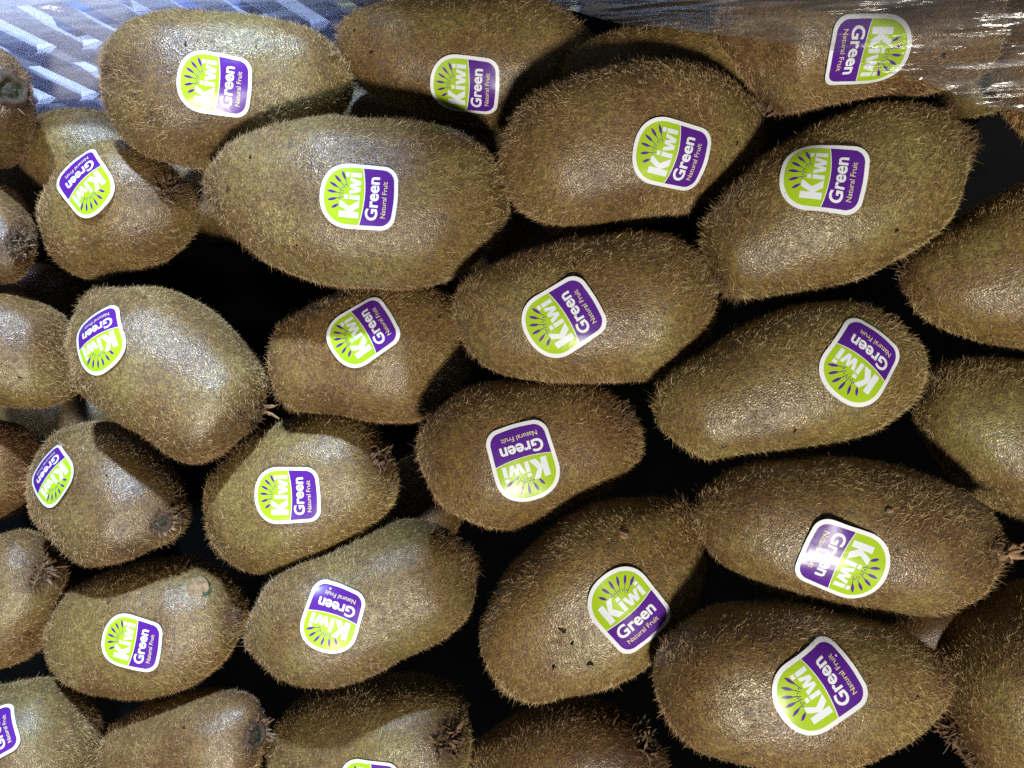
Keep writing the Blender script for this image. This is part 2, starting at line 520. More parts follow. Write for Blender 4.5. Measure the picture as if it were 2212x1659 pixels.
def build_art():
    layers = []      # (verts2d, faces, material index, level)
    def poly(pts, m, lev):
        layers.append((np.array(pts, float), [list(range(len(pts)))], m, lev))
    def arc_y(x):
        return -1.45 + 0.95 * (x / 7.5) ** 2
    poly(outline(0.0), 0, 0)
    inner = outline(1.0)
    cols = [x / 4 for x in range(-30, 31)]
    green = [p for p in inner if p[1] > arc_y(p[0]) + 0.02]
    purple = [p for p in inner if p[1] < arc_y(p[0]) - 0.18]
    lx = 7.45
    arc_up = [(x, arc_y(x)) for x in np.linspace(-lx, lx, 41)]
    green_sorted = sorted(green, key=lambda p: math.atan2(p[1] - 3, p[0]) % (2 * math.pi))
    green_sorted = [p for p in sorted(green, key=lambda p: (math.atan2(p[1] + 1.45, p[0]) + math.pi / 2) % (2 * math.pi))]
    poly(green_sorted + arc_up, 1, 1)
    arc_dn = [(x, arc_y(x) - 0.20) for x in np.linspace(lx, -lx, 41)]
    purple_sorted = sorted(purple, key=lambda p: math.atan2(p[1] + 4, p[0] ) if False else (math.atan2(p[1] + 1.5, p[0]) - math.pi / 2) % (2 * math.pi))
    poly(purple_sorted + arc_dn, 2, 1)
    # Kiwi
    b0 = -0.35
    poly([(-5.75, b0), (-4.15, b0), (-4.15, 4.75), (-5.75, 4.75)], 3, 2)
    poly([(-4.16, 1.55), (-3.2, 2.55), (-2.25 - 1.2, 4.75), (-1.45, 4.75), (-2.6, 3.0), (-3.15, 2.15), (-1.15, b0), (-3.05, b0), (-4.16, 1.1)][0:1] +
         [(-4.16, 2.35), (-2.95, 4.75), (-1.25, 4.75), (-2.85, 2.3), (-1.1, b0), (-2.95, b0), (-4.16, 1.5)], 3, 2)
    for x in (-0.95, 4.95):
        poly([(x, b0), (x + 1.08, b0), (x + 1.08, 2.45), (x, 2.45)], 3, 2)
        poly([(x, 2.8), (x + 1.08, 2.8), (x + 1.08, 3.7), (x, 3.7)], 3, 2)
    w = [(0.35, 2.45), (1.35, 2.45), (1.78, 0.95), (2.18, 2.45), (2.98, 2.45), (3.38, 0.95), (3.81, 2.45), (4.75, 2.45), (3.9, b0), (2.95, b0), (2.58, 1.1), (2.2, b0), (1.25, b0)]
    poly(w, 3, 2)
    for args, m in ((("Green", -6.0, 5.3, -5.3, -2.0, 0.026), 0), (("Natural Fruit", -5.2, 4.3, -7.35, -6.1, 0.004), 4)):
        V, F = text_polys(*args)
        layers.append((V, F, m, 2))
    drops = [((6.4, 4.9), (4.0, 3.66), (2.3, 2.95)), ((5.0, 6.66), (3.26, 4.8), (1.9, 3.5)), ((3.1, 7.8), (1.9, 5.5), (1.0, 3.9)),
             ((0.8, 8.3), (0.55, 5.7), (0.4, 4.0)), ((-1.7, 7.9), (-0.95, 5.56), (-0.5, 4.0)), ((-3.65, 6.77), (-2.5, 4.95), None)]
    for a, b, t in drops:
        a, b = np.array(a), np.array(b)
        d = b - a; L = np.linalg.norm(d); d /= L; nn = np.array([-d[1], d[0]])
        prof = [(0, 0), (0.12, 0.17), (0.3, 0.31), (0.5, 0.36), (0.7, 0.31), (0.88, 0.19), (1.0, 0.07)]
        up = [a + d * L * s + nn * w_ for s, w_ in prof]
        dn = [a + d * L * s - nn * w_ for s, w_ in prof[::-1]]
        poly([tuple(p) for p in up + dn[:-1]], 2, 2)
        if t is not None:
            t = np.array(t)
            poly([tuple(b + nn * 0.07), tuple(b - nn * 0.07), tuple(t - nn * 0.06), tuple(t + nn * 0.06)], 2, 3)
    for x, y in ((2.8, 3.54), (2.0, 4.27), (1.0, 4.73), (-0.14, 4.73), (-1.2, 4.75)):
        poly([(x + 0.17 * math.cos(k * math.pi / 4), y + 0.17 * math.sin(k * math.pi / 4)) for k in range(8)], 2, 3)
    AV, AF, AM, AL = [], [], [], []
    base = 0
    for V, F, m, lev in layers:
        bm = bmesh.new()
        vs_ = [bm.verts.new((x, y, 0)) for x, y in V]
        for fc in F:
            try:
                bm.faces.new([vs_[i] for i in fc])
            except ValueError:
                pass
        bmesh.ops.triangulate(bm, faces=bm.faces[:])
        mn, mx = V.min(0), V.max(0)
        st = 1.25
        for ax in (0, 1):
            k0, k1 = math.ceil(mn[ax] / st), math.floor(mx[ax] / st)
            for k in range(k0, k1 + 1):
                co = [0, 0, 0]; no = [0, 0, 0]
                co[ax] = k * st + 0.013; no[ax] = 1
                bmesh.ops.bisect_plane(bm, geom=bm.verts[:] + bm.edges[:] + bm.faces[:], dist=1e-5, plane_co=co, plane_no=no)
        bm.normal_update()
        for fc in bm.faces:
            if fc.normal.z < 0:
                fc.normal_flip()
        bm.verts.index_update()
        for v_ in bm.verts:
            AV.append((v_.co.x, v_.co.y)); AL.append(lev)
        for fc in bm.faces:
            AF.append([v_.index + base for v_ in fc.verts]); AM.append(m)
        base += len(bm.verts)
        bm.free()
    return np.array(AV), AF, AM, np.array(AL)

ART_V, ART_F, ART_M, ART_L = build_art()
STICKER_MATS = [M_WHITE, M_GREEN, M_PURPLE, M_LETTER, M_CREAM]

# ------------------------------------------------------------------ kiwi bodies
def closed_spline(P, n_per=14):
    P = np.array(P, float)
    n = len(P)
    out = []
    ts = np.linspace(0, 1, n_per, endpoint=False)[:, None]
    for i in range(n):
        p0, p1, p2, p3 = P[(i - 1) % n], P[i], P[(i + 1) % n], P[(i + 2) % n]
        out.append(0.5 * (2 * p1 + (p2 - p0) * ts + (2 * p0 - 5 * p1 + 4 * p2 - p3) * ts ** 2 + (3 * p1 - p0 - 3 * p2 + p3) * ts ** 3))
    return np.concatenate(out)

def unit_loft(poly, axis, tilt, ns, nr, seed, boxy=0.84):
    """solid of round sections through the traced outline, at unit depth from the lens; returns verts, faces, axial coordinate"""
    C = closed_spline(poly)
    R = np.array([ray(u, v)[:2] for u, v in C])
    a, b = ray(*axis[0])[:2], ray(*axis[1])[:2]
    ax = (b - a) / np.linalg.norm(b - a)
    pr = np.array([-ax[1], ax[0]])
    o = (a + b) / 2
    S = (R - o) @ ax
    T = (R - o) @ pr
    i0, i1 = int(np.argmin(S)), int(np.argmax(S))
    n = len(S)
    idx = [(i0 + k) % n for k in range(n)]
    k1 = idx.index(i1)
    br1, br2 = idx[:k1 + 1], idx[k1:] + [i0]
    def branch(br):
        s, t = S[br], T[br]
        order = np.argsort(s, kind='stable')
        return s[order], t[order]
    s1, t1 = branch(br1); s2, t2 = branch(br2)
    smin, smax = S[i0], S[i1]
    th = np.linspace(0, math.pi, ns + 1)
    st = (smin + smax) / 2 - (smax - smin) / 2 * np.cos(th)
    u1, u2 = np.interp(st, s1, t1), np.interp(st, s2, t2)
    c = (u1 + u2) / 2
    w = np.abs(u1 - u2) / 2
    k = np.array([1, 2, 3, 2, 1]) / 9.0
    wi = np.pad(w, 2, mode='reflect', reflect_type='odd'); ci = np.pad(c, 2, mode='edge')
    w2 = np.convolve(wi, k, 'valid'); c2 = np.convolve(ci, k, 'valid')
    w2[0] = w2[-1] = 0.0
    w2 = np.maximum(w2, 0)
    w2[1:-1] = np.maximum(w2[1:-1], 0.0004)
    half = (smax - smin) / 2
    wmax = w2.max()
    rnd = np.random.default_rng(seed)
    flat = 0.97 + 0.06 * rnd.random()
    verts = []
    axial = []
    tt = math.tan(math.radians(tilt))
    for i in range(ns + 1):
        s = st[i]
        base = o + ax * s + pr * c2[i]
        z = (s - (smin + smax) / 2) * tt
        ring = 1 if i in (0, ns) else nr
        for j in range(ring):
            ph = 2 * math.pi * j / nr
            cp, sp_ = math.cos(ph), math.sin(ph)
            cp, sp_ = math.copysign(abs(cp) ** boxy, cp), math.copysign(abs(sp_) ** boxy, sp_)
            q = base + pr * (w2[i] * cp)
            verts.append((q[0], q[1], -1.0 + z + w2[i] * flat * sp_))
            axial.append((s - (smin + smax) / 2) / half)
    faces = []
    def vid(i, j):
        if i == 0: return 0
        if i == ns: return 1 + (ns - 1) * nr
        return 1 + (i - 1) * nr + j % nr
    for i in range(ns):
        for j in range(nr):
            if i == 0:
                faces.append((vid(0, 0), vid(1, j + 1), vid(1, j)))
            elif i == ns - 1:
                faces.append((vid(i, j), vid(i, j + 1), vid(ns, 0)))
            else:
                faces.append((vid(i, j), vid(i, j + 1), vid(i + 1, j + 1), vid(i + 1, j)))
    ax3 = np.array([ax[0], ax[1], tt]); ax3 /= np.linalg.norm(ax3)
    return np.array(verts), faces, np.array(axial), ax3

def ellipse(cx, cy_, a, b, ang, n=18, taper=0.0):
    out = []
    ca, sa = math.cos(math.radians(ang)), math.sin(math.radians(ang))
    for k in range(n):
        t = 2 * math.pi * k / n
        x = a * math.copysign(abs(math.cos(t)) ** 0.86, math.cos(t))
        y = b * math.copysign(abs(math.sin(t)) ** 0.92, math.sin(t)) * (1 + taper * math.cos(t))
        out.append((cx + x * ca + y * sa, cy_ - x * sa + y * ca))
    return out, ((cx - a * ca, cy_ + a * sa), (cx + a * ca, cy_ - a * sa))

# ------------------------------------------------------------------ the kiwis: outline as seen, distance from the lens, lean towards it, sticker, ends
WARM = (1.06, 1.0, 0.92)
OLIVE = (1.03, 1.04, 0.88)
GREY = (0.97, 0.95, 1.0)
BROWN = (0.98, 0.86, 0.80)
KIWIS = []
def kiwi(id, D, poly, axis, label, **kw):
    KIWIS.append(dict(id=id, D=D / 1000, poly=poly, axis=axis, label=label, **kw))

kiwi('D', 214, [(1540,40),(1551,97),(1578,125),(1615,167),(1645,200),(1685,243),(1741,232),(1808,220),(1908,208),(1990,205),(2060,190),(2120,165),(2143,120),(2150,60),(2130,-20),(2060,-80),(1950,-110),(1800,-115),(1660,-80),(1570,-20)],
     ((1540,40),(2150,40)), "kiwi half under the wrinkled film, its sticker reading downwards", sticker=(1876,112,-87), ends=[('tuft',1660,228,0.8),('fleck',2038,118)], tint=BROWN)
kiwi('C', 236, [(1077,350),(1085,310),(1107,250),(1130,227),(1187,190),(1270,157),(1354,137),(1437,133),(1491,142),(1541,157),(1585,183),(1625,213),(1661,240),(1671,255),(1655,293),(1635,333),(1598,380),(1551,423),(1475,463),(1420,477),(1337,497),(1254,507),(1197,500),(1154,473),(1114,443),(1090,393)],
     ((1077,370),(1671,250)), "large kiwi directly below the gap in the rear row, sticker near its narrow end", sticker=(1449,333,78), ends=[('tuft',1664,262,0.5),('fleck',1590,310,0.7)], tint=WARM, comb=-1)
kiwi('E', 222, [(2105,305),(2091,350),(2075,400),(2055,460),(2025,505),(1980,540),(1940,562),(1875,598),(1808,622),(1741,636),(1675,645),(1600,643),(1561,620),(1541,586),(1522,547),(1511,500),(1518,470),(1550,428),(1598,376),(1645,332),(1681,311),(1725,292),(1775,267),(1825,247),(1875,234),(1941,232),(1991,240),(2041,257),(2075,280)],
     ((1520,590),(2100,320)), "greenish kiwi below the film-covered one, tapering to dark tufts at both ends", sticker=(1778,382,80), ends=[('tuft',2092,300,0.9),('tuft',1545,612,0.8),('fleck',1935,497,0.7)], tint=OLIVE)
kiwi('F', 244, [(432,390),(440,375),(450,363),(483,333),(533,300),(600,273),(667,257),(733,250),(804,257),(871,263),(937,273),(987,287),(1037,317),(1067,350),(1084,393),(1100,440),(1094,483),(1070,517),(1050,545),(1010,582),(960,610),(905,625),(854,630),(770,625),(733,625),(667,610),(617,586),(567,560),(533,533),(500,510),(477,483),(457,440),(445,415)],
     ((432,390),(1100,480)), "longest kiwi, half in cool and half in warm light, pointed end to a dark tuft", sticker=(775,425,85), ends=[('tuft',450,432,0.8),('fleck',540,340,0.8),('fleck',640,530,0.5)], tint=(1.0,0.97,0.90))
kiwi('B', 262, [(722,70),(745,45),(790,22),(860,8),(950,4),(1050,2),(1130,4),(1204,20),(1256,57),(1292,105),(1300,150),(1270,210),(1200,262),(1110,280),(1020,270),(930,248),(850,225),(780,190),(735,140)],
     ((722,100),(1300,140)), "flat-ended brown kiwi touching the upper frame edge beside the lit lattice", sticker=(1003,186,83), ends=[('fleck',766,68,0.8),('fleck',803,112,0.7),('fleck',1135,173,0.6),('tuft',1062,52,0.35)], tint=(1.0,0.93,0.80))
kiwi('A', 258, [(231,165),(243,125),(268,86),(305,60),(367,40),(450,34),(533,37),(620,50),(690,72),(745,120),(768,180),(750,235),(690,275),(600,310),(510,340),(443,358),(400,363),(333,347),(293,327),(265,290),(240,225)],
     ((231,180),(768,190)), "rough-skinned kiwi standing against the blue lattice, sticker in its middle", sticker=(462,180,84), ends=[('sepal',712,115,0.45),('fleck',402,95,0.7),('fleck',555,100,0.6),('tuft',232,150,0.5)], tint=(1.02,0.99,0.92), comb=-1)
kiwi('H', 232, [(975,675),(980,640),(1004,603),(1040,573),(1090,552),(1150,530),(1237,512),(1320,503),(1390,500),(1450,512),(1501,550),(1531,596),(1546,640),(1545,675),(1531,710),(1508,746),(1474,780),(1454,798),(1421,820),(1371,827),(1271,828),(1171,823),(1104,816),(1054,800),(1021,773),(991,733)],
     ((975,670),(1546,655)), "plump oval kiwi in the very middle of the heap, sticker turned anticlockwise", sticker=(1213,690,122,0.0009), ends=[('fleck',1240,575,0.5),('tuft',1548,690,0.4)], tint=(1.02,0.96,0.86))
kiwi('K', 218, [(1998,793),(1991,753),(1975,730),(1941,706),(1901,676),(1858,656),(1808,645),(1758,645),(1708,656),(1641,683),(1591,710),(1541,740),(1508,766),(1475,786),(1440,815),(1420,850),(1417,885),(1424,915),(1448,942),(1475,958),(1508,983),(1535,990),(1608,986),(1708,973),(1808,955),(1877,936),(1925,910),(1968,880),(1988,846)],
     ((1417,890),(1998,780)), "olive kiwi with its sticker right at the rounded end and a smooth yellow-green flank", sticker=(1857,787,143,0.0010), tint=OLIVE, ends=[('fleck',1716,930,0.6)])
kiwi('G', 272, [(70,443),(80,423),(103,393),(133,360),(173,333),(213,317),(267,310),(320,325),(375,355),(420,400),(443,440),(445,470),(433,500),(400,533),(360,558),(300,578),(233,586),(190,600),(150,590),(110,563),(95,533),(80,485)],
     ((75,520),(440,430)), "short kiwi with a steeply foreshortened sticker and a dark hairy end under its neighbour", sticker=(185,398,219), ends=[('tuft',362,410,1.2),('fleck',293,492,0.6)], tint=(1.05,0.97,0.84), tilt=14)
kiwi('J', 268, [(160,643),(183,623),(207,616),(267,623),(333,620),(383,630),(427,650),(467,676),(507,710),(533,740),(560,770),(577,800),(582,830),(572,880),(560,913),(530,946),(500,970),(467,996),(437,1006),(400,996),(367,973),(317,936),(267,910),(217,876),(177,846),(160,803),(147,770),(143,736),(148,703),(153,670)],
     ((150,650),(560,960)), "glossy diagonal kiwi with a pale dry sepal curling from its lower end", sticker=(213,735,203), ends=[('stem',548,905,0.7),('sepal',570,882,0.8),('tuft',520,900,0.7)], tint=(1.05,1.0,0.92), tilt=8)
kiwi('O', 213, [(1500,1120),(1501,1086),(1535,1046),(1575,1013),(1641,990),(1741,983),(1808,983),(1891,996),(1958,1016),(2025,1036),(2075,1063),(2108,1086),(2135,1116),(2151,1149),(2160,1195),(2140,1229),(2125,1256),(2101,1293),(2058,1313),(1991,1329),(1925,1326),(1858,1313),(1775,1303),(1725,1296),(1675,1283),(1625,1263),(1575,1236),(1535,1199),(1518,1169),(1505,1140)],
     ((1500,1120),(2160,1200)), "long kiwi with a twisted dry stalk poking out of its end, creased shiny sticker", sticker=(1826,1215,-112,0.0010), ends=[('sepal',2152,1185,1.0),('sepal',2150,1200,0.8),('tuft',2148,1190,0.8),('scab',1921,1105,0.25)], tint=(1.0,0.95,0.88))
kiwi('S', 205, [(1412,1460),(1414,1439),(1424,1406),(1454,1373),(1481,1346),(1525,1319),(1575,1306),(1650,1298),(1730,1303),(1808,1321),(1875,1333),(1941,1353),(1995,1383),(2028,1413),(2045,1439),(2041,1479),(2035,1506),(2008,1546),(1968,1583),(1925,1606),(1875,1629),(1825,1643),(1758,1653),(1691,1649),(1625,1643),(1558,1633),(1508,1619),(1475,1599),(1450,1570),(1427,1523)],
     ((1412,1460),(2045,1470)), "nearest large kiwi at the lower edge with a bright glare on its tilted sticker", sticker=(1765,1490,122,0.0008), ends=[('tuft',2040,1455,0.7),('fleck',1980,1508,0.7)], tint=(1.02,0.95,0.86))
kiwi('P', 227, [(1221,1114),(1290,1085),(1360,1073),(1430,1072),(1485,1085),(1512,1115),(1524,1165),(1520,1220),(1503,1280),(1474,1336),(1454,1366),(1424,1399),(1387,1433),(1337,1459),(1271,1483),(1204,1499),(1164,1512),(1121,1506),(1087,1489),(1067,1459),(1047,1423),(1037,1389),(1041,1356),(1054,1313),(1077,1266),(1110,1223),(1147,1183),(1187,1146)],
     ((1080,1470),(1500,1100)), "pear-shaped kiwi with black scuffs beside its lifted sticker", boxy=0.66, sticker=(1354,1313,40,0.0022), ends=[('scab',1348,1154,0.35),('fleck',1218,1362,1.3),('fleck',1237,1388,0.9),('fleck',1275,1432,1.3),('fleck',1198,1440,0.7),('tuft',1500,1100,0.5)], tint=(1.04,0.98,0.84), comb=-1)
kiwi('L', 237, [(900,953),(911,926),(937,893),(977,860),(1020,833),(1070,820),(1137,816),(1204,820),(1271,830),(1314,846),(1354,880),(1377,913),(1385,946),(1379,990),(1352,1032),(1306,1065),(1256,1092),(1200,1122),(1137,1143),(1087,1143),(1037,1133),(997,1113),(954,1086),(924,1036),(904,993)],
     ((905,1000),(1385,945)), "egg-shaped kiwi with an upside-down sticker torn at its rounded tip", sticker=(1133,1000,196,0.0012), ends=[('tuft',1345,885,1.0),('fleck',1225,1015,0.5)], tint=(1.02,0.92,0.80))
kiwi('M', 276, [(438,1075),(447,1036),(467,1010),(493,978),(533,946),(583,920),(650,897),(700,888),(740,888),(775,897),(806,916),(830,946),(846,980),(858,1020),(861,1055),(850,1090),(835,1120),(790,1160),(740,1190),(680,1220),(620,1240),(567,1247),(533,1240),(500,1224),(467,1190),(447,1150),(440,1110)],
     ((460,1150),(845,975)), "kiwi ending in a bristly hole at upper right, its upright sticker facing out", sticker=(620,1070,92), ends=[('tuft',815,985,1.3),('fleck',530,1183,0.6)], tint=(1.05,1.02,0.84), tilt=10)
kiwi('Q', 268, [(523,1389),(527,1369),(533,1339),(550,1306),(573,1266),(600,1236),(650,1206),(700,1189),(737,1173),(770,1156),(820,1136),(877,1123),(920,1126),(964,1143),(994,1169),(1017,1199),(1027,1233),(1026,1265),(1024,1289),(1010,1326),(980,1363),(937,1389),(904,1406),(854,1429),(804,1453),(770,1466),(737,1476),(683,1479),(633,1469),(593,1449),(560,1423),(533,1406)],
     ((523,1400),(1025,1210)), "greyish kiwi crossed by a shadow edge, sticker upside down near its lower end", sticker=(717,1337,163), ends=[('tuft',1030,1225,0.7)], tint=(0.96,0.90,0.84))
kiwi('N', 288, [(42,1053),(47,1020),(60,976),(87,943),(127,920),(183,908),(233,913),(283,933),(317,953),(360,983),(393,1020),(413,1053),(427,1086),(427,1119),(410,1143),(377,1166),(333,1189),(283,1209),(233,1221),(183,1209),(140,1179),(100,1149),(70,1126),(50,1086)],
     ((75,960),(420,1150)), "round kiwi showing a green-eyed stem scar, a narrow slanted sticker on its far side", sticker=(113,1030,231), ends=[('stem',350,1128,0.75),('tuft',385,1110,1.0),('sepal',140,962,0.4),('fleck',230,1026,0.6)], tint=(1.0,0.95,0.90), tilt=22)
kiwi('R', 296, [(82,1389),(87,1359),(100,1333),(120,1306),(150,1269),(190,1245),(250,1226),(300,1212),(350,1206),(400,1201),(450,1209),(493,1229),(520,1256),(533,1286),(537,1316),(530,1353),(517,1396),(477,1436),(443,1466),(383,1489),(317,1504),(250,1503),(183,1493),(133,1473),(103,1446),(87,1419)],
     ((82,1400),(537,1310)), "kiwi with a crusty green-rimmed scab and a brown blossom end", sticker=(283,1388,78), ends=[('scab',430,1267,1.0),('tuft',507,1328,0.9),('fleck',400,1470,0.6),('fleck',270,1395,0.4)], tint=(1.06,1.0,0.88), tilt=10)
kiwi('I', 262, [(586,770),(592,735),(610,703),(650,668),(700,640),(770,615),(850,605),(930,615),(990,650),(1020,710),(1022,770),(1000,815),(970,845),(937,882),(912,912),(885,918),(820,918),(740,905),(670,895),(625,880),(600,845),(588,800)],
     ((590,790),(1010,730)), "sunken kiwi hemmed in by four others, sticker turned anticlockwise in half shade", sticker=(780,720,124), ends=[('fleck',902,796,0.5)], tint=(1.05,0.95,0.82))
kiwi('V', 292, [(568,1640),(583,1583),(617,1533),(650,1506),(700,1489),(737,1481),(804,1464),(870,1452),(920,1452),(964,1466),(993,1496),(1012,1539),(1019,1580),(1012,1625),(995,1670),(940,1730),(850,1770),(740,1775),(640,1750),(585,1700)],
     ((575,1680),(1015,1560)), "kiwi cut by the lower frame edge, only the rim of its sticker showing", sticker=(797,1698,88), ends=[('tuft',965,1600,1.5),('stem',972,1612,0.6)], tint=(1.0,1.0,0.86), tilt=10)
kiwi('U', 296, [(178,1660),(193,1622),(217,1589),(253,1560),(305,1528),(370,1502),(450,1480),(520,1474),(565,1485),(590,1523),(596,1560),(585,1610),(570,1660),(520,1720),(420,1755),(310,1750),(220,1715)],
     ((185,1690),(590,1540)), "kiwi without sticker at the lower edge, grey ringed stem scar facing up", ends=[('stem',552,1588,1.0),('fleck',397,1572,0.6)], tint=(0.98,0.88,0.84), tilt=20)
kiwi('AA', 300, [(-140,200),(-110,140),(-50,112),(0,110),(33,123),(67,150),(93,180),(110,210),(115,240),(110,273),(83,307),(50,333),(0,358),(-60,350),(-120,300),(-145,250)],
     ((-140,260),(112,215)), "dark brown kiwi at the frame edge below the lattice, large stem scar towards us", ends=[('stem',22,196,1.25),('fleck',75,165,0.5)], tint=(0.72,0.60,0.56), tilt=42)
kiwi('AB', 304, [(-130,500),(-110,430),(-50,395),(0,395),(27,407),(50,437),(73,467),(90,500),(97,540),(95,565),(85,595),(57,613),(0,625),(-70,615),(-120,570)],
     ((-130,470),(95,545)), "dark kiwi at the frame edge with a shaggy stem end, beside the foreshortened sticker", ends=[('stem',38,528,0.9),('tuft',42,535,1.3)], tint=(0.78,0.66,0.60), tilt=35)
kiwi('AC', 300, [(-150,760),(-130,690),(-70,645),(0,629),(50,632),(100,652),(138,685),(155,740),(163,800),(163,840),(155,858),(133,870),(93,884),(33,885),(-50,870),(-120,830)],
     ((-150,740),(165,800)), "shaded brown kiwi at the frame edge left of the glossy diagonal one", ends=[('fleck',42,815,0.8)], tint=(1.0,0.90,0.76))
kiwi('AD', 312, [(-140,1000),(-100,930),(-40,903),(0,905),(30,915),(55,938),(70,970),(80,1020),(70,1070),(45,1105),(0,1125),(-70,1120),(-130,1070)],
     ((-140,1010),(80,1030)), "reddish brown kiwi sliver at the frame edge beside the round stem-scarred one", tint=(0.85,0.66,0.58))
kiwi('AE', 306, [(-130,1290),(-110,1210),(-50,1165),(0,1150),(35,1140),(70,1136),(110,1155),(150,1195),(165,1240),(150,1300),(120,1360),(80,1408),(30,1440),(-20,1452),(-80,1430),(-120,1370)],
     ((-130,1330),(150,1200)), "tan kiwi at the frame edge with a ragged dark end, beside the scabbed one", ends=[('tuft',92,1228,1.4),('tuft',75,1258,0.9)], tint=(1.06,0.98,0.86), tilt=18)
kiwi('T', 300, [(-140,1590),(-100,1520),(-40,1490),(0,1480),(60,1470),(110,1468),(150,1490),(185,1530),(205,1580),(205,1640),(180,1700),(120,1740),(40,1750),(-60,1730),(-130,1670)],
     ((-140,1600),(205,1600)), "kiwi in the lower corner with a sticker cut off by the frame side", sticker=(-27,1592,118), tint=(0.96,0.96,0.92))
kiwi('X', 208, [(2041,1500),(2050,1430),(2075,1370),(2120,1325),(2170,1290),(2240,1255),(2320,1260),(2390,1320),(2420,1420),(2410,1530),(2370,1640),(2300,1710),(2210,1730),(2130,1690),(2085,1625),(2050,1570)],
     ((2050,1590),(2390,1310)), "kiwi filling the lower corner beside the glaring sticker, ragged tuft on its edge", ends=[('tuft',2050,1568,1.4),('tuft',2095,1630,0.8)], tint=(1.0,0.92,0.80))
kiwi('Y', 226, [(1985,850),(2005,805),(2050,778),(2120,770),(2200,775),(2290,800),(2370,870),(2400,970),(2380,1070),(2310,1130),(2230,1135),(2170,1112),(2110,1075),(2050,1020),(2000,950),(1980,900)],
     ((1985,850),(2390,1050)), "olive kiwi at the frame side, half in the shadow of the sticker-ended one", tint=OLIVE)
kiwi('Z', 224, [(1946,592),(1965,638),(1985,672),(2008,693),(2041,716),(2091,736),(2141,750),(2212,757),(2300,745),(2390,690),(2430,590),(2410,470),(2340,400),(2260,385),(2190,402),(2110,440),(2040,495),(1985,540),(1955,565)],
     ((1946,592),(2430,560)), "unlabelled kiwi at the frame side below the black gap, its pointed end inwards", ends=[('tuft',1952,590,0.6),('fleck',2010,626,0.6)], tint=(1.04,0.98,0.82))
kiwi('W', 250, [(1015,1690),(1030,1635),(1070,1589),(1121,1553),(1187,1526),(1254,1509),(1304,1512),(1354,1529),(1387,1560),(1414,1599),(1432,1650),(1430,1710),(1390,1760),(1300,1790),(1180,1800),(1080,1780),(1025,1740)],
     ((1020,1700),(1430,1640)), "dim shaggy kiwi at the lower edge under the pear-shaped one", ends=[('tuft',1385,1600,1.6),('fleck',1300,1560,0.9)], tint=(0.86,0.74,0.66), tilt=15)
kiwi('AH', 212, [(2165,-60),(2156,33),(2150,100),(2150,150),(2163,190),(2183,235),(2215,280),(2270,310),(2340,290),(2380,200),(2390,80),(2360,-40),(2300,-110),(2220,-120)],
     ((2250,-120),(2290,310)), "orange-brown kiwi sliver at the frame side next to the film", tint=(1.06,0.90,0.70))
kiwi('AI', 240, [(2045,230),(2090,258),(2141,250),(2180,235),(2205,190),(2190,120),(2150,80),(2090,90),(2040,140),(2025,195)],
     ((2030,200),(2205,150)), "small yellow-green patch of kiwi peeping out below the film-covered one", ends=[('tuft',2050,225,0.8)], tint=OLIVE)
p_, a_ = ellipse(1428, 158, 225, 101, 2)
kiwi('AG', 248, p_, a_, "shaded kiwi back in the gap between two rear kiwis, no sticker", fixed=True, ends=[('fleck',1392,92,0.8),('fleck',1447,125,1.2),('fleck',1520,95,0.6)], tint=(1.0,0.93,0.68))
p_, a_ = ellipse(185, 335, 150, 98, -8)
kiwi('AF', 304, p_, a_, "pale kiwi back peeking out below the lattice between three kiwis", tint=(1.05,1.0,0.86))

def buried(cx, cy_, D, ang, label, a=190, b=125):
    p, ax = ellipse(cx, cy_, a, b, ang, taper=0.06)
    kiwi('under', D, p, ax, "kiwi sunk in the dark gap " + label, group="kiwis sunk in the dark gaps", deep=True, density=5.0, tint=(0.62, 0.52, 0.42))  # darkened tint puts the shade of the gaps into the skin
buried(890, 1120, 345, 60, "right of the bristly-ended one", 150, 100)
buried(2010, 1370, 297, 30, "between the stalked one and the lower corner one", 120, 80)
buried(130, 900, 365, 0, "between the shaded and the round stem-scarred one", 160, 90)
buried(880, 262, 288, -8, "under the flat-ended one, added to hide the lattice", 250, 70)  # added dark filler, covers lattice so the gap stays black
buried(60, 390, 325, 10, "beside the steeply foreshortened sticker, added to hide the lattice", 150, 110)  # added dark filler in front of the lit lattice
buried(20, 640, 350, 0, "under the shaggy stem end, added to hide the lattice", 150, 80)  # added dark filler, keeps lattice out of the edge gap
buried(455, 405, 314, 10, "behind the rough-skinned one, added to block cool light", 175, 120)  # added blocker, stops cool light and hides lattice bars
buried(1110, 500, 300, 40, "where the longest one meets the middle one, added to hide a rail", 150, 100)  # added dark filler over the pale rail end


# ------------------------------------------------------------------ place them: each is set back until it no longer cuts into those before it
placed = []
def place(k):
    U, F, _, _ = unit_loft(k['poly'], k['axis'], k.get('tilt', 0), 20, 24, 1)
    c = U.mean(0)
    Us = c + (U - c) * 0.93
    lo, hi = Us[:, :2].min(0), Us[:, :2].max(0)
    D = k['D']
    near = [p for p in placed if not (p[1][0] < lo[0] or p[0][0] > hi[0] or p[1][1] < lo[1] or p[0][1] > hi[1])]
    for _ in range(0 if k.get('fixed') else 60):
        t = BVHTree.FromPolygons([tuple(v) for v in Us * D], F)
        if not any(t.overlap(p[2]) for p in near):
            break
        D += 0.002
    placed.append((lo, hi, BVHTree.FromPolygons([tuple(v) for v in Us * D], F)))
    return D

def local_frame(n, ang):
    d = np.array([math.cos(math.radians(ang)), math.sin(math.radians(ang)), 0.0])
    t = d - n * np.dot(n, d)
    t /= np.linalg.norm(t)
    return t, np.cross(n, t)

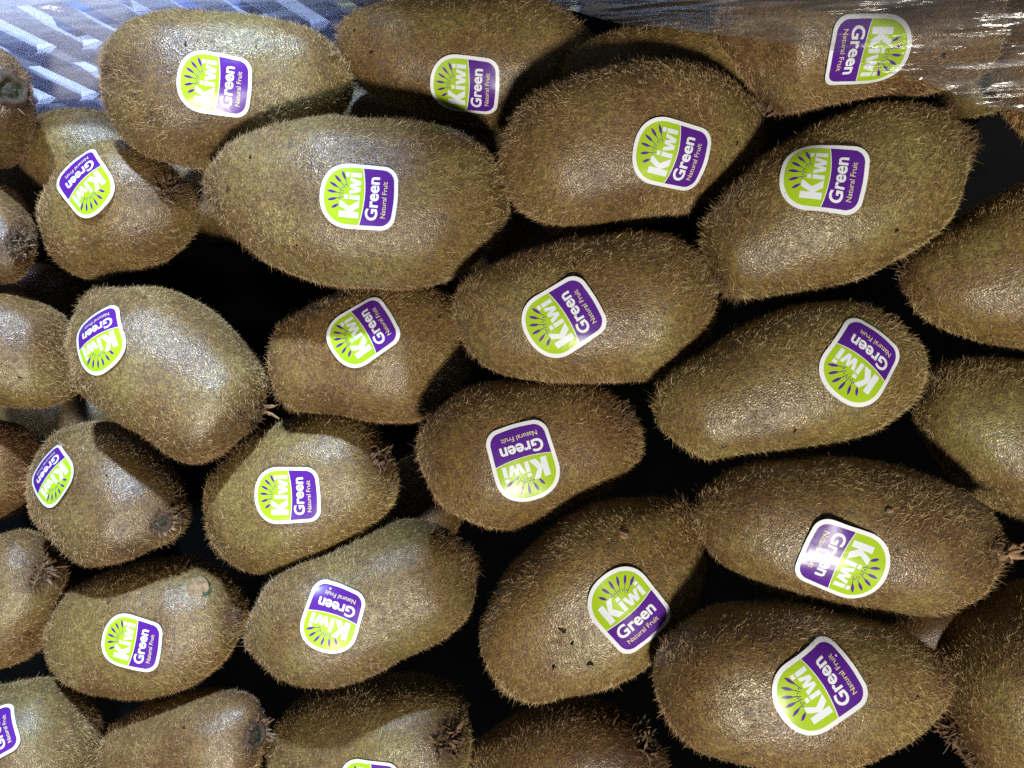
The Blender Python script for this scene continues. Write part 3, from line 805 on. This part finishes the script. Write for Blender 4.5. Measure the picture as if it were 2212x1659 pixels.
def tri_arrays(V, F):
    T = []
    for f_ in F:
        T.append((f_[0], f_[1], f_[2]))
        if len(f_) == 4:
            T.append((f_[0], f_[2], f_[3]))
    return np.array(T)

def vertex_normals(V, T):
    n = np.cross(V[T[:, 1]] - V[T[:, 0]], V[T[:, 2]] - V[T[:, 0]])
    N = np.zeros_like(V)
    for k in range(3):
        np.add.at(N, T[:, k], n)
    return N / np.maximum(np.linalg.norm(N, axis=1, keepdims=True), 1e-20)

def make_sticker(tree, hit, n, ang, size, lift, parent, centre, seed):
    t, b = local_frame(n, ang)
    rnd = random.Random(seed)
    th = rnd.uniform(0, 2 * math.pi)
    out = []
    for (x, y), lev in zip(ART_V, ART_L):
        px, py = x * size, y * size
        o = hit + t * px + b * py + n * 0.012
        h = tree.ray_cast(Vector(o), Vector(-n))
        r2 = (x / 8.5) ** 2 + (y / 10) ** 2
        if h[0] is None or h[3] > 0.026:
            p = hit + t * px + b * py - n * (px * px + py * py) / 0.05
        else:
            p = np.array(h[0])
        q = max(0.0, (x * math.cos(th) + y * math.sin(th)) / 9.0 - 0.25)
        wob = noise.noise(Vector((x * 0.11 + seed, y * 0.11, 0.0))) * 0.00055 * r2
        off = 0.00042 + 0.00018 * r2 + lift * q * q + wob + 0.000035 * lev
        out.append(p + n * off)
    W = to_world(np.array(out)) - centre
    o = mesh_obj("sticker", W, ART_F, STICKER_MATS, parent, mat_idx=ART_M)
    return o

def strip(rng, root, dirn, n, length, width, curl, segs=5):
    """a dry curled sepal: tapered bent strip with thickness"""
    d = dirn / np.linalg.norm(dirn)
    side = np.cross(d, n); side /= np.linalg.norm(side) + 1e-12
    V, F = [], []
    p = root.copy()
    for i in range(segs + 1):
        s = i / segs
        w = width * (1 - 0.75 * s ** 1.5) * (0.8 + 0.4 * rng.random())
        th = width * 0.22 * (1 - 0.5 * s)
        up = np.cross(side, d)
        tw = side + up * rng.normal(0, 0.35); tw /= np.linalg.norm(tw)
        V += [p - tw * w / 2 - up * th / 2, p + tw * w / 2 - up * th / 2, p + tw * w / 2 + up * th / 2, p - tw * w / 2 + up * th / 2]
        d = d + up * curl / segs + rng.normal(0, 0.16, 3); d /= np.linalg.norm(d)
        side = np.cross(d, up); side /= np.linalg.norm(side) + 1e-12
        p = p + d * length / segs
    for i in range(segs):
        a, b = i * 4, i * 4 + 4
        for j in range(4):
            F.append((a + j, a + (j + 1) % 4, b + (j + 1) % 4, b + j))
    F.append((0, 3, 2, 1)); e = segs * 4; F.append((e, e + 1, e + 2, e + 3))
    return V, F

def add_strips(rng, specs):
    V, F = [], []
    for s in specs:
        v_, f_ = strip(rng, *s)
        o = len(V)
        V += v_
        F += [tuple(i + o for i in q) for q in f_]
    return V, F

def make_end(kind, hit, n, scale, parent, centre, seed, lean):
    rng = np.random.default_rng(seed)
    t, b = local_frame(n, rng.uniform(0, 360))
    if kind == 'stem':
        prof = [(4.3, -0.6), (3.9, 0.25), (3.3, 0.75), (2.6, 0.60), (2.1, -0.1), (1.75, -0.35), (1.35, 0.2), (0.8, 0.45), (0.0, 0.35)]
        nr = 28
        V, F, MI = [], [], []
        jit = 1 + 0.28 * np.array([noise.noise(Vector((math.cos(a) * 1.7, math.sin(a) * 1.7, seed * 1.3))) for a in np.linspace(0, 2 * math.pi, nr, endpoint=False)])
        for i, (r, z) in enumerate(prof[:-1]):
            for j in range(nr):
                a = 2 * math.pi * j / nr
                rr = r * jit[j] * scale
                zz = (z + 0.75 * noise.noise(Vector((math.cos(a) * 2.3, math.sin(a) * 2.3, r + seed)))) * scale
                V.append(hit + (t * math.cos(a) + b * math.sin(a)) * rr * 0.001 + n * zz * 0.001)
        V.append(hit + n * prof[-1][1] * scale * 0.001)
        for i in range(len(prof) - 2):
            for j in range(nr):
                F.append((i * nr + j, i * nr + (j + 1) % nr, (i + 1) * nr + (j + 1) % nr, (i + 1) * nr + j))
                MI.append(0 if i < 3 else 1)
        L = (len(prof) - 2) * nr
        for j in range(nr):
            F.append((L + j, L + (j + 1) % nr, len(V) - 1)); MI.append(1)
        ring = mesh_obj("stem_scar", to_world(np.array(V)) - centre, F, [M_BARK, M_PITH], parent, mat_idx=MI)
        specs = []
        for q in range(22):
            a = rng.uniform(0, 2 * math.pi)
            e = t * math.cos(a) + b * math.sin(a)
            specs.append((hit + e * 0.0038 * scale, e * 0.8 + n * rng.uniform(0.2, 0.9), n, rng.uniform(0.0012, 0.0034) * scale, rng.uniform(0.0004, 0.0012), rng.uniform(-0.6, 1.2)))
        V, F = add_strips(rng, specs)
        mesh_obj("sepal_remnants", to_world(np.array(V)) - centre, F, M_SEPAL, ring)
    elif kind == 'tuft':
        specs = []
        for q in range(46):
            a = rng.uniform(0, 2 * math.pi)
            e = t * math.cos(a) + b * math.sin(a)
            r = rng.uniform(0, 0.0026) * scale
            specs.append((hit + e * r - n * 0.0004, n * rng.uniform(0.5, 1.1) + e * rng.uniform(0.1, 0.9) + lean * 0.4, n,
                          rng.uniform(0.0010, 0.0034) * scale, rng.uniform(0.0003, 0.0010) * scale, rng.uniform(-2.2, 2.2)))
        V, F = add_strips(rng, specs)
        mesh_obj("calyx_tuft", to_world(np.array(V)) - centre, F, M_SEPAL, parent)
    elif kind == 'sepal':
        specs = []
        for q in range(4):
            specs.append((hit + t * rng.uniform(-1, 1) * 0.0008 + b * rng.uniform(-1, 1) * 0.0008, n * 0.5 + lean * 1.2 + rng.normal(0, 0.2, 3), n,
                          rng.uniform(0.004, 0.0075) * scale, rng.uniform(0.0012, 0.0022) * scale, rng.uniform(-1.0, 1.0)))
        V, F = add_strips(rng, specs)
        mesh_obj("dry_sepal", to_world(np.array(V)) - centre, F, M_SCAB, parent)
    elif kind == 'scab':
        V, F, MI = [], [], []
        nr = 16
        for i, (r, z) in enumerate([(3.4, -0.3), (2.8, 0.45), (2.1, 0.3), (1.2, 0.65)]):
            for j in range(nr):
                a = 2 * math.pi * j / nr
                k = 1 + 0.4 * noise.noise(Vector((math.cos(a) * 2, math.sin(a) * 2, i * 0.6 + seed)))
                V.append(hit + (t * math.cos(a) + b * math.sin(a)) * r * k * scale * 0.001 + n * (z + 0.5 * noise.noise(Vector((a, i, seed)))) * 0.001)
        V.append(hit + n * 0.0005)
        for i in range(3):
            for j in range(nr):
                F.append((i * nr + j, i * nr + (j + 1) % nr, (i + 1) * nr + (j + 1) % nr, (i + 1) * nr + j)); MI.append(1 if i == 0 and j % 16 < 9 else 0)
        for j in range(nr):
            F.append((3 * nr + j, 3 * nr + (j + 1) % nr, len(V) - 1)); MI.append(0)
        mesh_obj("scab", to_world(np.array(V)) - centre, F, [M_SCAB, M_SCABGREEN], parent, mat_idx=MI)
    elif kind == 'fleck':
        specs = []
        for q in range(rng.integers(1, 3)):
            a = rng.uniform(0, 2 * math.pi)
            e = t * math.cos(a) + b * math.sin(a)
            specs.append((hit - e * 0.0005 + n * 0.0003, e + n * 0.05, n, rng.uniform(0.0008, 0.0019) * scale, rng.uniform(0.0004, 0.0009) * scale, rng.uniform(-0.5, 0.2)))
        V, F = add_strips(rng, specs)
        mesh_obj("dark_fleck", to_world(np.array(V)) - centre, F, M_SPECK, parent)

def brownness(P, spots):
    b = np.zeros(len(P))
    for c, r in spots:
        b = np.maximum(b, np.exp(-(np.linalg.norm(P - c, axis=1) / r) ** 2))
    return b

def make_fuzz(V, T, N, axial, ax3, k, masks, spots, parent, centre, tint, seed):
    rng = np.random.default_rng(seed)
    A, B, Cc = V[T[:, 0]], V[T[:, 1]], V[T[:, 2]]
    area = np.linalg.norm(np.cross(B - A, Cc - A), axis=1) / 2
    ctr = (A + B + Cc) / 3
    view = -ctr / np.linalg.norm(ctr, axis=1, keepdims=True)
    fn = np.cross(B - A, Cc - A); fn /= np.linalg.norm(fn, axis=1, keepdims=True) + 1e-20
    u = (ctr[:, 0] / -ctr[:, 2]) / KX * FW + FW / 2
    v = -(ctr[:, 1] / -ctr[:, 2]) / KX * FW + FH / 2
    ok = ((fn * view).sum(1) > -0.35) & (u > -260) & (u < FW + 260) & (v > -260) & (v < FH + 260)
    area = np.where(ok, area, 0)
    tot = area.sum()
    if tot <= 0:
        return None
    n = int(tot * 1e6 * k.get('density', 8.0))
    ti = rng.choice(len(T), n, p=area / tot)
    r1, r2 = np.sqrt(rng.random(n))[:, None], rng.random(n)[:, None]
    w0, w1, w2 = 1 - r1, r1 * (1 - r2), r1 * r2
    P = A[ti] * w0 + B[ti] * w1 + Cc[ti] * w2
    Nn = N[T[ti, 0]] * w0 + N[T[ti, 1]] * w1 + N[T[ti, 2]] * w2
    Nn /= np.linalg.norm(Nn, axis=1, keepdims=True)
    axl = axial[T[ti, 0]]
    keep = np.ones(n, bool)
    for kind, c, nn, t, b, s in masks:
        d = P - c
        if kind == 'sticker':
            keep &= ~(inside_sticker(d @ t / s, d @ b / s) & (Nn @ nn > 0.1))
        else:
            keep &= np.linalg.norm(d, axis=1) > s
    # thin, bald patches
    ph = rng.uniform(0, 6, 6)
    q = (P - P.mean(0)) * 1000
    patch = np.sin(q[:, 0] * 0.19 + ph[0]) * np.sin(q[:, 1] * 0.23 + ph[1]) + 0.6 * np.sin(q[:, 0] * 0.41 + q[:, 1] * 0.33 + ph[2])
    keep &= rng.random(n) < np.clip(0.80 + 0.30 * patch, 0.35, 1)
    P, Nn, axl, patch, q = P[keep], Nn[keep], axl[keep], patch[keep], q[keep]
    n = len(P)
    comb = ax3 * k.get('comb', 1)
    swirl = np.sin(q[:, 0] * 0.10 + ph[3]) * 0.9 + np.sin(q[:, 1] * 0.13 + ph[4]) * 0.9
    side = np.cross(Nn, comb)
    tg = comb[None] - Nn * (Nn @ comb)[:, None] + side * swirl[:, None] * 0.8
    tg /= np.linalg.norm(tg, axis=1, keepdims=True) + 1e-9
    end = np.clip((np.abs(axl) - 0.72) / 0.28, 0, 1)
    br = brownness(P, spots)
    L = (1 + 0.8 * br) * 0.00078 * (0.50 + 0.75 * rng.random(n)) * (1 + 0.50 * end) * (0.95 + 0.2 * patch)
    R1 = rng.normal(0, 1, (n, 3)); R2 = rng.normal(0, 1, (n, 3))
    d0 = Nn * 0.55 + tg * 0.48 + R1 * 0.46
    d0 /= np.linalg.norm(d0, axis=1, keepdims=True)
    bend = tg * 0.50 + R2 * 0.75 - Nn * 0.40
    s = np.array([0.0, 0.4, 0.75, 1.0])
    pts = P[:, None] - Nn[:, None] * 0.00008 + L[:, None, None] * (s[None, :, None] * d0[:, None] + (s ** 2)[None, :, None] * bend[:, None] * 0.75)
    W = (pts.reshape(-1, 3) @ CAMR.T + CAMT - centre).astype(np.float32)
    rad = (0.000030 * (0.6 + 0.8 * rng.random(n)))[:, None] * np.array([1.0, 0.95, 0.7, 0.25])[None]
    cu = bpy.data.hair_curves.new("fuzz")
    cu.add_curves([4] * n)
    cu.attributes['position'].data.foreach_set('vector', W.ravel())
    ra = cu.attributes.get('radius') or cu.attributes.new('radius', 'FLOAT', 'POINT')
    ra.data.foreach_set('value', rad.astype(np.float32).ravel())
    cu.attributes.new('brown', 'FLOAT', 'CURVE').data.foreach_set('value', (np.clip(br * 1.15, 0, 1) * (0.7 + 0.3 * rng.random(n))).astype(np.float32))
    cu.materials.append(M_FUZZ)
    o = bpy.data.objects.new("fuzz", cu)
    COL.objects.link(o)
    o.parent = parent
    o.color = (*tint, 1)
    o["kind"] = "stuff"
    return n

total_hair = 0
SS = 0.00087        # metres per unit of sticker artwork
for ki, k in enumerate(KIWIS):
    D = place(k)
    big = k.get('deep', False)
    ns, nr = (26, 30) if big else (64, 72)
    U, F, axial, ax3 = unit_loft(k['poly'], k['axis'], k.get('tilt', 0), ns, nr, ki, k.get('boxy', 0.86))
    V = U * D
    T = tri_arrays(V, F)
    N = vertex_normals(V, T)
    if np.mean((N * (V - V.mean(0))).sum(1)) < 0:
        F = [tuple(reversed(f_)) for f_ in F]
        T = tri_arrays(V, F); N = -N
    so = ki * 3.17
    disp = np.array([noise.noise(Vector(p * 38 + so)) * 0.0011 + noise.noise(Vector(p * 120 + so)) * 0.00030 for p in V])
    V = V + N * (disp - 0.0005)[:, None]
    N = vertex_normals(V, T)
    cw = to_world(V.mean(0))
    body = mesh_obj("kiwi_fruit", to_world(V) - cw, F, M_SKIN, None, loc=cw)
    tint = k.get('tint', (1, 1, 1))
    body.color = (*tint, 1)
    tag(body, k['label'], "kiwi", k.get('group', "kiwis heaped in the crate"))
    tree = BVHTree.FromPolygons([tuple(p) for p in V], F)
    masks = []
    spots = []
    def cast(u, v):
        d = ray(u, v)
        h = tree.ray_cast(Vector((0, 0, 0)), Vector(d).normalized())
        if h[0] is None:
            h = tree.find_nearest(Vector(d * D))
        loc, nn, fi = np.array(h[0]), np.array(h[1]), h[2]
        vv = list(F[fi])
        nn = N[vv].mean(0); nn /= np.linalg.norm(nn)
        return loc, nn
    if 'sticker' in k:
        u, v, ang = k['sticker'][:3]
        lift = k['sticker'][3] if len(k['sticker']) > 3 else 0.0006
        hit, nn = cast(u, v)
        t, b = local_frame(nn, ang)
        make_sticker(tree, hit, nn, ang, SS, lift, body, cw, ki)
        masks.append(('sticker', hit, nn, t, b, SS))
    for ei, e in enumerate(k.get('ends', ())):
        kind, u, v = e[:3]
        sc_ = e[3] if len(e) > 3 else 1.0
        hit, nn = cast(u, v)
        lean = ax3 * (1 if np.dot(hit - V.mean(0), ax3) > 0 else -1)
        make_end(kind, hit, nn, sc_, body, cw, ki * 10 + ei, lean)
        if kind in ('stem', 'tuft') and sc_ > 0.45:
            spots.append((hit, 0.0065 * sc_ ** 0.5))
        if kind in ('stem', 'scab'):
            masks.append(('disc', hit, nn, None, None, 0.0033 * sc_))
    body.data.attributes.new('brown', 'FLOAT', 'POINT').data.foreach_set('value', (brownness(V, spots) * 0.9).astype(np.float32))
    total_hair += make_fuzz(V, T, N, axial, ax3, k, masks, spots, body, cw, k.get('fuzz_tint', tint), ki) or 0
    k['D_final'] = D
print("kiwis", len(KIWIS), "hairs", total_hair)
print("depths", [(k['id'], round(k['D'] * 1000), round(k['D_final'] * 1000)) for k in KIWIS])
print("lowest", min(o.location.z for o in bpy.data.objects if o.name.startswith('kiwi_fruit')))
